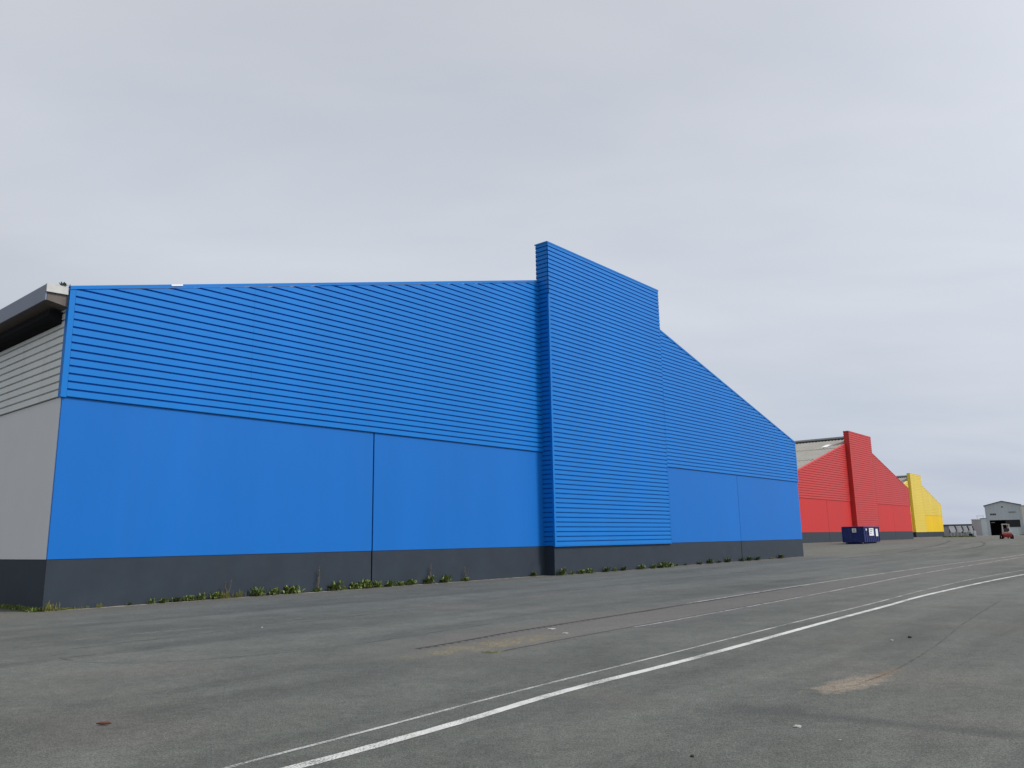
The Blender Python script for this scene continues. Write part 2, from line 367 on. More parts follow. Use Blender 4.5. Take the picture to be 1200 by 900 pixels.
r2 = [(-0.2, 12.2), (0.40, 13.0), (1.22, 14.05), (2.12, 15.16), (3.38, 16.65), (7.72, 22.0), (11.02, 26.2), (17.09, 33.9), (32.34, 51.9), (44, 64.5)]
def wr(t): return 1.0
tag(obj('rail_track', strip_bm(r1[6:], 0.09, 0.004, 0.006, 0.3, off=0.05), M['rail']), kind='structure')
tag(obj('rail_track', strip_bm(r2[3:], 0.07, 0.004, 0.006, 0.3, off=-0.05), M['rail']), kind='structure')
# flangeway: a dark slot crossed by the regular sleepers of the check rail
bmg = strip_bm(r1[:8], 0.055, 0.004, 0.006, 0.15, off=-0.03)
path = catmull(r1[:8], 0.17)
for i, p in enumerate(path[:-1]):
    d = (path[i + 1] - p).normalized(); n = Vector((-d.y, d.x, 0))
    q = [p + n * (-0.06) , p + n * (-0.14), p + n * (-0.14) + d * 0.06, p + n * (-0.06) + d * 0.06]
    f = bmg.faces.new([bmg.verts.new((k.x, k.y, G(k.x, k.y) + 0.004)) for k in q])
    f.normal_update()
    if f.normal.z < 0: f.normal_flip()
tag(obj('rail_track', bmg, M['groove']), kind='structure')
tag(obj('rail_track', strip_bm(r2[:6], 0.035, 0.004, 0.008, 0.3, off=0.02), M['groove']), kind='structure')
for pts, w in (([(-7.2, 13.4), (-3.83, 18.04), (-1.83, 20.84), (-0.11, 23.5), (6.51, 32.3), (15.56, 43.2), (20.47, 49.21)], 0.10),
               ([(3.2, 8.6), (3.9, 9.3), (4.7, 10.2), (6.2, 12.2), (8.1, 14.9), (11.5, 19.5)], 0.035),
               ([(0.48, 28.93), (5.73, 35.09), (13.48, 43.4), (25.42, 59.52)], 0.12),
               ([(22, 55), (30.37, 64.58), (36.15, 72.08), (41.19, 78.74), (50, 93), (57.74, 107.92)], 0.28),
               ([(21.14, 50.81), (31.58, 61.39), (36.44, 66.21), (43.0, 74.5), (49, 85), (57.6, 103)], 0.26),
               ([(-6.4, 12.6), (-6.75, 12.3), (-6.34, 11.95), (-5.73, 11.72), (-4.88, 11.75), (-3.0, 12.9), (-0.5, 16.2)], 0.07)):
    tag(obj('tar_seam', strip_bm(pts, w, 0.003, w * 0.22, 0.3), M['tar'] if w > 0.2 else M['seam']), kind='structure')
tag(obj('silt_line', strip_bm([(-9.5, 11.6), (-8.28, 13.3), (-8.0, 14.2), (-7.2, 15.4), (-5.38, 17.2), (-3.8, 19.4)], 0.12, 0.0035, 0.03, 0.3), M['silt']), kind='structure')

# ------------------------------------------------------------------ warehouses
W_, TL, TR, EH, SLP = 53.10, 21.17, 31.84, 8.75, 0.2536
HP, HPL, TH, TP, J1, J2, DEP = 5.68, 1.315, 16.05, 0.59, 10.93, 42.25, 78.0
PITCH_R = 0.22
def roof_z(s): return EH + SLP * min(s, W_ - s)
def profile(z0, z1, pitch=None, outd=0.055, ind=-0.010):
    """trapezoidal ribs running horizontally: (z, outward offset)"""
    pitch = pitch or PITCH_R; k = pitch / 0.22; pts = []; z = z0
    while z < z1:
        pts += [(z, ind), (z + 0.004, outd), (z + pitch - 0.050 * k, outd - 0.003), (z + pitch - 0.042 * k, ind)]
        z += pitch
    return [p for p in pts if p[0] <= z1 + 0.3]
def cladding(u0, u1, z0, z1, place, seams=(), gap=0.004, clip=None, top=None):
    """place(u, z, d) -> local xyz; d = outward offset"""
    bm = bmesh.new(); pr = profile(z0, z1)
    cuts = [u0] + sorted(c for c in seams if u0 < c < u1) + [u1]
    for a, b in zip(cuts[:-1], cuts[1:]):
        a2 = a + (gap / 2 if a != u0 else 0); b2 = b - (gap / 2 if b != u1 else 0)
        A = [bm.verts.new(place(a2, z, d)) for z, d in pr]; B = [bm.verts.new(place(b2, z, d)) for z, d in pr]
        for i in range(len(pr) - 1): bm.faces.new((A[i], B[i], B[i + 1], A[i + 1]))
    planes = list(clip or [])
    if top is not None: planes.append(((0, 0, top), (0, 0, 1)))
    for co, no in planes:
        bmesh.ops.bisect_plane(bm, geom=bm.verts[:] + bm.edges[:] + bm.faces[:], plane_co=co, plane_no=no, clear_outer=True)
    return bm
NL = Vector((-SLP, 0, 1)).normalized(); NR = Vector((SLP, 0, 1)).normalized()

def warehouse(name, origin, word, mc, mp_, label, near=False):
    e = empty(name, origin, ROT); tag(e, label, 'warehouse')
    front = lambda y: (lambda u, z, d: (u, y - d, z))
    gs = (5.66, 13.5) if near else (5.66, 13.5)
    # dark structure behind every joint, one closed gabled block
    bm = prism([(0.06, -0.3), (W_ - 0.06, -0.3), (W_ - 0.06, EH - 0.12), (W_ / 2, EH + SLP * W_ / 2 - 0.15), (0.06, EH - 0.12)], 'y', 0.06, DEP)
    obj('wall_core', bm, M['core'], e)
    # plinth, in lengths with open joints
    jw = 0.03
    for a, b in ((0.0, J1 - jw), (J1 + jw, TL), (TR, J2 - jw), (J2 + jw, W_)):
        obj('plinth', box(a, b, 0.0, 0.05, -0.4, HPL), M['plinth'], e)
    obj('plinth', box(TL, TR, -TP + 0.03, 0.05, -0.4, HPL - 0.0), M['plinth'], e)
    for x0, x1 in ((0.0, 0.05), (W_ - 0.05, W_)):
        obj('plinth', box(x0, x1, 0.053, DEP, -0.4, HPL), M['plinth'], e)
    # flat panels
    for a, b in ((0.0, J1 - jw), (J1 + jw, TL + 0.1), (TR - 0.1, J2 - jw * 0.6), (J2 + jw * 0.6, W_)):
        obj('flat_panel', box(a, b, -0.012, 0.048, HPL + 0.004, HP - 0.02), mp_, e)
    for x0, x1, f in ((0.0, 0.048, 1), (W_ - 0.048, W_, -1)):
        o = obj('side_panel', box(x0 - (0.012 if f > 0 else -0.012), x1, 0.05, DEP, HPL + 0.004, HP - 0.02) if f > 0 else box(x0, x1 + 0.012, 0.05, DEP, HPL + 0.004, HP - 0.02), M['greyp'], e)
        o['label'] = 'plain mid grey side panel'
    # ribbed cladding
    cL = [((0, 0, EH - 0.05), NL)]; cR = [((W_, 0, EH - 0.05), NR)]
    o = obj('ribbed_cladding', cladding(0.085, TL, HP, roof_z(TL) + 0.1, front(-0.012), gs, clip=cL), mc, e)
    obj('ribbed_cladding', cladding(TR, W_ - 0.085, HP, roof_z(TR) + 0.1, front(-0.012), (W_ - 5.66, W_ - 13.5), clip=cR), mc, e)
    sl = lambda u, z, d: (-0.012 - d, u, z)
    bmx = cladding(DEP, 0.12, HP, EH, sl, [k * 6.0 for k in range(12, 0, -1)][::-1] and (), top=EH - 0.02)
    obj('side_cladding', bmx, M['grey'], e)
    sr_ = lambda u, z, d: (W_ + 0.012 + d, u, z)
    obj('side_cladding', cladding(0.12, DEP, HP, EH, sr_, (), top=EH - 0.02), M['grey'], e)
    # corner and base flashings
    for x0, x1 in ((-0.068, 0.08), (W_ - 0.08, W_ + 0.068)):
        bm = bmesh.new(); add_box(bm, x0, x1, -0.068, -0.058, HP - 0.03, EH)
        if x0 < 0: add_box(bm, -0.072, -0.0625, -0.066, 0.12, HP - 0.03, EH)
        else: add_box(bm, W_ + 0.0625, W_ + 0.072, -0.066, 0.12, HP - 0.03, EH)
        obj('corner_trim', bm, mc, e)
    for a, b in ((0.081, TL), (TR, W_ - 0.081)):
        obj('drip_flashing', prism([(-0.058, HP - 0.010), (-0.058, HP - 0.004), (-0.004, HP + 0.006), (-0.004, HP - 0.004)], 'x', a, b), mc, e)
    # verge flashings following the roof slope
    def verge(a, b):
        za, zb = roof_z(a), roof_z(b)
        bm = prism([(a, za - 0.045), (b, zb - 0.045), (b, zb + 0.06), (a, za + 0.06)], 'y', -0.085, -0.072)
        add_prism(bm, [(a, za + 0.045), (b, zb + 0.045), (b, zb + 0.0615), (a, za + 0.0615)], 'y', -0.071, 0.30)
        return bm
    obj('verge_trim', verge(-0.075, TL), mc, e); obj('verge_trim', verge(TR, W_ + 0.075), mc, e)
    if near:
        o = obj('verge_glare_plate', box(-0.19, 0.19, -0.015, 0.02, -0.03, 0.025, bev=0.008), M['bright'], e)  # near-white plate stands in for the glare at a verge joint
        o.location = (2.95, -0.09, roof_z(2.95) + 0.03); o.rotation_euler = (0, -math.atan(SLP), 0)
        o['label'] = 'small bright plate painting the glare at a roof edge joint'
    # the tower slab that stands proud of the facade and above the ridge
    tf = front(-TP)
    tw = obj('tower', box(TL + 0.03, TR - 0.03, -TP + 0.05, 0.055, HPL, TH - 0.04), M['core'], e)
    obj('tower_cladding', cladding(TL, TR, HPL + 0.01, TH, tf, (), top=TH - 0.03), mc, tw)
    obj('tower_side_cladding', cladding(TP + 0.043, -0.06, HPL + 0.01, TH, (lambda u, z, d: (TL + 0.015 - d, -u, z)), (), top=TH - 0.03), mc, tw)
    obj('tower_side_cladding', cladding(-0.06, TP + 0.043, HPL + 0.01, TH, (lambda u, z, d: (TR - 0.015 + d, -u, z)), (), top=TH - 0.03), mc, tw)
    obj('tower_back_cladding', cladding(TR, TL, roof_z(TL) - 0.3, TH, (lambda u, z, d: (u, 0.07 + d, z)), (), top=TH - 0.03), mc, tw)
    bm = box(TL - 0.055, TR + 0.055, -TP - 0.065, 0.14, TH - 0.032, TH + 0.01)
    add_box(bm, TL - 0.055, TR + 0.055, -TP - 0.065, -TP - 0.055, TH - 0.065, TH - 0.034)
    add_box(bm, TL - 0.055, TL - 0.047, -TP - 0.053, 0.14, TH - 0.065, TH - 0.034)
    obj('tower_cap', bm, mc, tw)
    bm = box(TL - 0.040, TL + 0.075, -TP - 0.058, -TP - 0.049, HPL + 0.0, TH - 2.7)
    add_box(bm, TL - 0.046, TL - 0.036, -TP - 0.056, -TP + 0.05, HPL + 0.0, TH - 2.7)
    obj('tower_corner_trim', bm, mc, tw)
    obj('tower_base_flashing', box(TL - 0.045, TR + 0.03, -TP - 0.055, -TP + 0.028, HPL - 0.03, HPL + 0.008), mc, tw)
    # roof: corrugated sheets in overlapping tiers, both slopes
    for side in (0, 1):
        bm = bmesh.new(); half = W_ / 2 + 0.0; ntier = 3; p = 0.5
        for t in range(ntier):
            a = -0.35 + (half + 0.35) * t / ntier; b = -0.35 + (half + 0.35) * (t + 1) / ntier - 0.02
            lift = -0.02; prev = None; y = 0.28 if near else 0.28; k = 0
            while y < DEP + 0.2:
                h = lift + (0.11 if k % 2 else 0.0)
                xa, xb = (a, b) if side == 0 else (W_ - a, W_ - b)
                va = bm.verts.new((xa, y, EH + SLP * a + h + 0.05)); vb = bm.verts.new((xb, y, EH + SLP * b + h + 0.012))
                if prev: bm.faces.new((prev[0], va, vb, prev[1]))
                prev = (va, vb); y += p / 2; k += 1
        r = obj('roof', bm, M['roof'], e)
        if side == 0:
            for (s0, s1, y0, y1) in ((18.6, 21.0, 1.9, 2.7), (18.6, 21.0, 9.9, 10.7), (18.6, 21.0, 17.9, 18.7)):
                obj('skylight', prism([(s0, EH + SLP * s0 + 0.155), (s1, EH + SLP * s1 + 0.13), (s1, EH + SLP * s1 + 0.16), (s0, EH + SLP * s0 + 0.18)], 'y', y0, y1), M['skyl'], r)
            zr = EH + SLP * W_ / 2
            obj('ridge_cap', prism([(W_ / 2 - 0.8, zr - 0.02), (W_ / 2, zr + 0.30), (W_ / 2 + 0.8, zr - 0.02), (W_ / 2 + 0.8, zr + 0.12), (W_ / 2, zr + 0.44), (W_ / 2 - 0.8, zr + 0.12)], 'y', 0.25, DEP), M['ridge'], r)
    # eaves: the wide box gutter and a black band on the left side, a small gutter on the right
    g = obj('gutter', prism([(-0.66, EH - 0.47), (-0.62, EH - 0.47), (-0.62, EH - 0.02), (-0.66, EH - 0.02)], 'y', 0.02, DEP), M['alu'], e)
    obj('gutter_end_cap', prism([(-0.657, EH - 0.24), (-0.10, EH - 0.22), (-0.10, EH - 0.01), (-0.40, EH + 0.01), (-0.66, EH + 0.0)], 'y', -0.03, 0.015), M['capm'], g)
    obj('soffit', prism([(-0.615, EH - 0.46), (-0.06, EH - 0.60), (-0.06, EH - 0.56), (-0.615, EH - 0.41)], 'y', 0.08, DEP), M['soffit'], e)
    obj('soffit_board', prism([(-0.61, EH - 0.46), (-0.07, EH - 0.56), (-0.07, EH - 0.10), (-0.61, EH - 0.10)], 'y', 0.02, 0.075), M['soffit'], e)
    obj('black_eaves_band', prism([(-0.34, EH - 0.90), (-0.07, EH - 0.98), (-0.07, EH - 0.64), (-0.40, EH - 0.62), (-0.42, EH - 0.80)], 'y', 0.35, DEP), M['black'], e)  # plain black band below the soffit, along the side wall
    obj('gutter', box(W_ + 0.08, W_ + 0.30, 0.10, DEP, EH - 0.55, EH - 0.12, bev=0.03), M['ridge'], e)
    return e
C_BLUE = (-12.2843, 21.2546, 0)
warehouse('blue_warehouse', C_BLUE, 'blue', M['blue'], M['bluep'], 'large blue warehouse with ribbed upper wall, flat lower panels and a tall blue slab', near=True)
PITCH_R = 0.33
warehouse('red_warehouse', (35.61, 101.13, 0.67), 'red', M['red'], M['redp'], 'red gabled warehouse behind the dark blue container, grey roof showing')
PITCH_R = 0.42
warehouse('yellow_warehouse', (86.70, 186.99, 0.64), 'yellow', M['yel'], M['yelp'], 'yellow gabled warehouse farthest down the row, beyond the red one')

def wall_pt(s, o=0.0):
    p = Vector(C_BLUE) + WD * s + WN * o; return p

# silt that has gathered where wall and asphalt meet
M['siltw'] = worn('silt_by_wall', (0.30, 0.285, 0.24), 0.34, 0.52, 4, 0.95, 0.9)
tag(obj('silt_line', strip_bm([tuple(wall_pt(s, 0.17 + 0.05 * math.sin(s)).xy) for s in (0.0, 3, 6, 9, 12, 15, 18, 20.9)], 0.26, 0.006, 0.07, 0.18), M['siltw']), kind='structure')
tag(obj('silt_line', strip_bm([tuple(wall_pt(s, TP + 0.08).xy) for s in (21.3, 24, 27, 30, 31.7)], 0.18, 0.005, 0.05, 0.18), M['siltw']), kind='structure')
tag(obj('silt_line', strip_bm([tuple(wall_pt(s, 0.10).xy) for s in (31.9, 36, 40, 45, 50, 53)], 0.2, 0.008, 0.05, 0.3), M['siltw']), kind='structure')

# ------------------------------------------------------------------ weeds
def leaf(bm, base, az, length, width, lift, droop, mi=0):
    d = Vector((math.cos(az), math.sin(az), 0)); n = Vector((-d.y, d.x, 0)); prev = None; segs = 4
    prof = (0.25, 0.8, 1.0, 0.7, 0.05)
    for k in range(segs + 1):
        t = k / segs
        c = base + d * length * t * math.cos(lift) + Vector((0, 0, length * (math.sin(lift) * t - droop * t * t)))
        c.z = max(c.z, 0.004)
        w = width * prof[k] / 2
        a = bm.verts.new(c + n * w + Vector((0, 0, w * 0.35))); b = bm.verts.new(c); e = bm.verts.new(c - n * w + Vector((0, 0, w * 0.35)))
        if prev:
            for q in ((prev[0], a, b, prev[1]), (prev[1], b, e, prev[2])):
                f = bm.faces.new(q); f.material_index = mi
        prev = (a, b, e)
def weed_bm(seed, n=95, r=0.28, h=0.26, grassy=False, stem=0.0):
    rnd = random.Random(seed); bm = bmesh.new()
    for i in range(n):
        az = rnd.uniform(0, 2 * math.pi)
        base = Vector((rnd.gauss(0, r * 0.35), rnd.gauss(0, r * 0.18), rnd.uniform(0, h * 0.45) if not grassy else 0.0))
        if grassy: leaf(bm, base, az, rnd.uniform(0.6, 1.2) * h, 0.012, rnd.uniform(0.9, 1.45), rnd.uniform(0.0, 0.35))
        else: leaf(bm, base, az, rnd.uniform(0.35, 0.8) * r * 0.9, rnd.uniform(0.028, 0.060), rnd.uniform(0.2, 1.25), rnd.uniform(0.05, 0.5))
    return bm
def stems_bm(seed, h):
    rnd = random.Random(seed); bm = bmesh.new()
    for k in range(3):
        top = Vector((rnd.uniform(-0.12, 0.12), rnd.uniform(-0.05, 0.05), h * rnd.uniform(0.7, 1)))
        mid = top * 0.55 + Vector((rnd.uniform(-0.04, 0.04), 0, 0))
        add_cyl(bm, (0, 0, 0), mid, 0.006, 5); add_cyl(bm, mid, top, 0.005, 5)
        for j in range(9):
            t = rnd.uniform(0.5, 1.0); c = top * t
            leaf(bm, c, rnd.uniform(0, 6.28), rnd.uniform(0.03, 0.07), 0.02, rnd.uniform(0.3, 1.2), 0.1)
    return bm
def tmpl(name, bm, m):
    me = bpy.data.meshes.new(name); bm.to_mesh(me); bm.free(); me.materials.append(m); return me
LEAFY = [tmpl('weed', weed_bm(k), M['leaf']) for k in range(4)]
DARK = [tmpl('weed', weed_bm(k + 10, 80, 0.24, 0.24), M['leafd']) for k in range(3)]
GRASSY = [tmpl('grass_tuft', weed_bm(k + 20, 90, 0.30, 0.24, True), M['leafy']) for k in range(2)]
# (s along wall, mesh kind, scale, stem height, label)
# kinds: L leafy, D dark, G grassy
plan = [
 # between grey corner and joint
 (0.15, 'G', 0.9, 0, 'yellowing grass tuft on the corner of blue and grey walls'),
 (1.40, 'G', 0.45, 0, 'thin low grass tuft just right of the building corner'),
 (2.21, 'D', 0.45, 0, 'tiny dark weed, first right of the corner grass'),
 (2.81, 'L', 0.5, 0, 'small flat weed, second right of the corner grass'),
 (3.18, 'L', 0.6, 0, 'small leafy weed just left of the dark reddish weed'),
 (3.59, 'D', 0.8, 0, 'dark reddish weed left of the long grassy run'),
 (3.95, 'L', 0.75, 0, 'low leafy weed just right of the dark reddish weed'),
 (4.30, 'L', 0.7, 0, 'low weed touching the left end of the grass clump'),
 (4.80, 'L', 0.85, 0, 'green weed merging into the grass clump left of its dry stalk'),
 (5.15, 'G', 1.0, 0.75, 'wide grass clump with one thin dry stalk against the plinth'),
 (5.55, 'G', 0.8, 0, 'short grass fringe right of the clump with the dry stalk'),
 (6.25, 'L', 1.05, 0, 'large leafy rosette, left one of the touching pair'),
 (6.85, 'L', 0.95, 0, 'large leafy rosette, right one of the touching pair'),
 (7.50, 'L', 1.2, 0, 'big bright green rosette standing alone right of the pair'),
 (8.50, 'L', 0.6, 0.95, 'small weed with tall brown flower stalks above it'),
 (9.25, 'L', 1.15, 0, 'bushy weed with dark middle, left of the wall joint'),
 (9.62, 'L', 0.5, 0, 'small weed at the right foot of the bushy one'),
 (10.15, 'L', 0.95, 0, 'leafy weed second to the left of the wall joint'),
 (10.60, 'L', 1.15, 0, 'leafy weed right beside the wall joint, on its left'),
 (11.15, 'L', 0.95, 0, 'leafy weed right beside the wall joint, on its right'),
 (11.75, 'L', 0.9, 0, 'low spreading weed second to the right of the wall joint'),
 (12.25, 'L', 0.75, 0, 'low weed third to the right of the wall joint'),
 (12.75, 'L', 1.0, 0, 'rounded weed fourth to the right of the wall joint'),
 (13.75, 'L', 1.15, 1.0, 'large weed with dry seed stalks, middle of second panel'),
 (14.65, 'L', 1.1, 0, 'compact round weed right of the one with seed stalks'),
 (15.80, 'L', 0.75, 0.7, 'low wide weed, last before the bare stretch towards the tower'),
 (20.20, 'D', 0.95, 0, 'dark weed alone just left of the tower corner'),
 # before the tower
 (21.55, 'L', 1.15, 0, 'bright weed on the left corner of the tower foot'),
 (22.30, 'L', 0.6, 0, 'small weed second from the tower corner'),
 (23.10, 'L', 0.95, 0, 'wide weed third from the tower corner'),
 (23.75, 'L', 1.0, 0, 'wide weed fourth from the tower corner, under the tower'),
 (25.19, 'D', 1.15, 0, 'dark clump below the middle of the tower, left one'),
 (25.95, 'L', 0.7, 0, 'low weed between the two clumps at mid tower'),
 (26.75, 'D', 1.0, 0, 'dark clump below the middle of the tower, right one'),
 (28.45, 'L', 1.05, 0, 'green weed beginning the thick run by the tower right end'),
 (29.67, 'L', 0.9, 0, 'low green weed in the thick run by the tower right end'),
 (30.60, 'L', 1.3, 0, 'tall green clump near the tower right end'),
 (31.40, 'L', 1.2, 0, 'green clump exactly on the tower right corner'),
 # right wing
 (33.3, 'D', 0.6, 0, 'tiny weed just right of the tower corner'),
 (34.3, 'D', 0.6, 0, 'tiny weed second right of the tower corner'),
 (36.14, 'D', 0.9, 0, 'small dark weed left of centre under the right wing'),
 (37.5, 'D', 1.35, 0, 'dark upright weed left of the right wing joint'),
 (38.6, 'D', 0.8, 0, 'low dark weed between two taller ones on the right wing'),
 (39.95, 'D', 1.35, 0, 'dark weed nearest the right wing joint on its left'),
 (42.0, 'D', 1.1, 0, 'dark weed right under the right wing joint'),
 (43.1, 'D', 1.45, 0, 'first dark clump right of the right wing joint'),
 (44.4, 'D', 1.4, 0, 'second dark clump right of the right wing joint'),
 (46.8, 'G', 0.7, 0, 'faded low tuft between dark clumps near the wall end'),
 (48.4, 'D', 1.45, 0, 'last dark clump before the far end of the blue wall'),
]
STEM = [tmpl('stalk', stems_bm(k, 1.0), M['stem']) for k in range(3)]
for i, (s, kd, sc, st, lab) in enumerate(plan):
    off = (TP if TL < s < TR else 0.0) + 0.12
    p = wall_pt(s, off); p.z = G(p.x, p.y) + 0.002
    me = {'L': LEAFY, 'D': DARK, 'G': GRASSY}[kd]; me = me[i % len(me)]
    root = bpy.data.objects.new('grass_tuft' if kd == 'G' else 'weed', me); COL.objects.link(root)
    root.location = p; root.scale = (sc * 1.15, sc * 0.95, sc * random.uniform(1.05, 1.35)); root.rotation_euler = (0, 0, ROT + random.choice((0, math.pi)))
    tag(root, lab, 'weed', 'weeds along the foot of the blue wall')
    if st:
        so_ = bpy.data.objects.new('stalk', STEM[i % 3]); COL.objects.link(so_); so_.parent = root; so_.scale = (1 / sc, 1 / sc, 0.7 * st / sc)
# grass strip along the grey side wall
bm = bmesh.new(); rnd = random.Random(5)
for k in range(2600):
    u = rnd.random() ** 1.4 * 9.0; o = 0.04 + abs(rnd.gauss(0, 0.10))
    q = Vector(C_BLUE) - WN * u - WD * o
    leaf(bm, Vector((q.x, q.y, 0)), rnd.uniform(0, 6.28), rnd.uniform(0.05, 0.17), 0.012 if k % 4 else 0.035, rnd.uniform(0.5, 1.4), rnd.uniform(0.0, 0.4))
tag(obj('grass', bm, M['leaf']), 'short green grass strip along the grey side wall', 'grass', kind='stuff')
bm = bmesh.new()
for k in range(500):
    q = wall_pt(abs(rnd.gauss(0, 0.5)), 0.03 + abs(rnd.gauss(0, 0.06)))
    leaf(bm, Vector((q.x, q.y, 0)), rnd.uniform(0, 6.28), rnd.uniform(0.04, 0.12), 0.012, rnd.uniform(0.4, 1.3), 0.2)
tag(obj('grass', bm, M['leafy']), 'yellowish grass creeping round the building corner', 'grass', kind='stuff')
# moss between the rails
bm = bmesh.new()
for k in range(160):
    leaf(bm, Vector((-0.36 + rnd.gauss(0, 0.09), 12.1 + rnd.gauss(0, 0.05), 0)), rnd.uniform(0, 6.28), rnd.uniform(0.01, 0.03), 0.012, rnd.uniform(0.3, 1.2), 0.2)
tag(obj('moss', bm, M['leafy']), 'tiny green moss tuft between the rail ends in the asphalt', 'moss', kind='stuff')
# tuft growing in the gutter end
gt = bpy.data.objects.new('gutter_weed', DARK[0]); COL.objects.link(gt)
gp = wall_pt(-0.24, 0.01); gt.location = (gp.x, gp.y, EH - 0.02); gt.scale = (0.62, 0.4, 0.75); gt.rotation_euler = (0, 0, ROT)
tag(gt, 'dark weed growing out of the gutter end at the roof corner', 'weed')

# ------------------------------------------------------------------ litter on the asphalt
def pebble(name, x, y, r, flat, m, label, cat, seed):
    rnd = random.Random(seed); bm = bmesh.new(); bmesh.ops.create_icosphere(bm, subdivisions=2, radius=r)
    for v in bm.verts:
        v.co *= rnd.uniform(0.8, 1.15); v.co.z = max(v.co.z * flat, -r * flat * 0.5)
    o = obj(name, bm, m); o.location = (x, y, G(x, y) + r * flat * 0.5); o.rotation_euler = (0, 0, rnd.uniform(0, 6)); tag(o, label, cat)
pebble('stone', 2.38, 7.2, 0.04, 0.25, M['stonew'], 'pale flat chip on the asphalt below the sandy patch', 'stone', 1)
pebble('stone', 2.55, 6.72, 0.012, 0.5, M['stonew'], 'very small pale chip between the flat chip and the frame bottom', 'stone', 2)
pebble('stone', 1.29, 6.32, 0.016, 0.7, M['stoned'], 'small dark pebble near the bottom edge right of centre', 'stone', 3)
pebble('stone', 0.65, 15.05, 0.075, 0.16, M['stonew'], 'larger pale lump lying beside the upper rail', 'stone', 4)
pebble('stone', 0.85, 14.35, 0.06, 0.16, M['stonew'], 'pale lump between the two rails', 'stone', 5)
pebble('stone', -5.0, 16.2, 0.022, 0.6, M['stonew'], 'white chip on the asphalt below the left weeds', 'stone', 6)
pebble('stone', 5.73, 12.65, 0.03, 0.4, M['stonew'], 'pale chip right of the white line, above the sandy patch', 'stone', 7)
pebble('stone', 6.15, 12.95, 0.03, 0.7, M['stoned'], 'dark pebble right of the pale chip above the sandy patch', 'stone', 8)
bm = bmesh.new()
pts = [(-0.10, 0.0), (-0.05, 0.022), (0.01, 0.028), (0.06, 0.018), (0.095, 0.0), (0.05, -0.02), (-0.01, -0.024), (-0.06, -0.016)]
top = [bm.verts.new((x, y, 0.012 + 0.016 * math.sin(abs(x) * 22) + 0.012 * (y > 0))) for x, y in pts]
bot = [bm.verts.new((x, y, 0.002 + 0.016 * math.sin(abs(x) * 22))) for x, y in pts]
bm.faces.new(top); bm.faces.new(bot[::-1])
for k in range(8): bm.faces.new((bot[k], bot[(k + 1) % 8], top[(k + 1) % 8], top[k]))
lf = obj('dead_leaf', bm, M['leafb']); lf.location = (-3.8, 7.73, 0.002); lf.scale = (0.75, 0.5, 0.7); lf.rotation_euler = (0, 0, -0.05)
tag(lf, 'curled brown dead leaf lying on the asphalt at lower left', 'leaf')

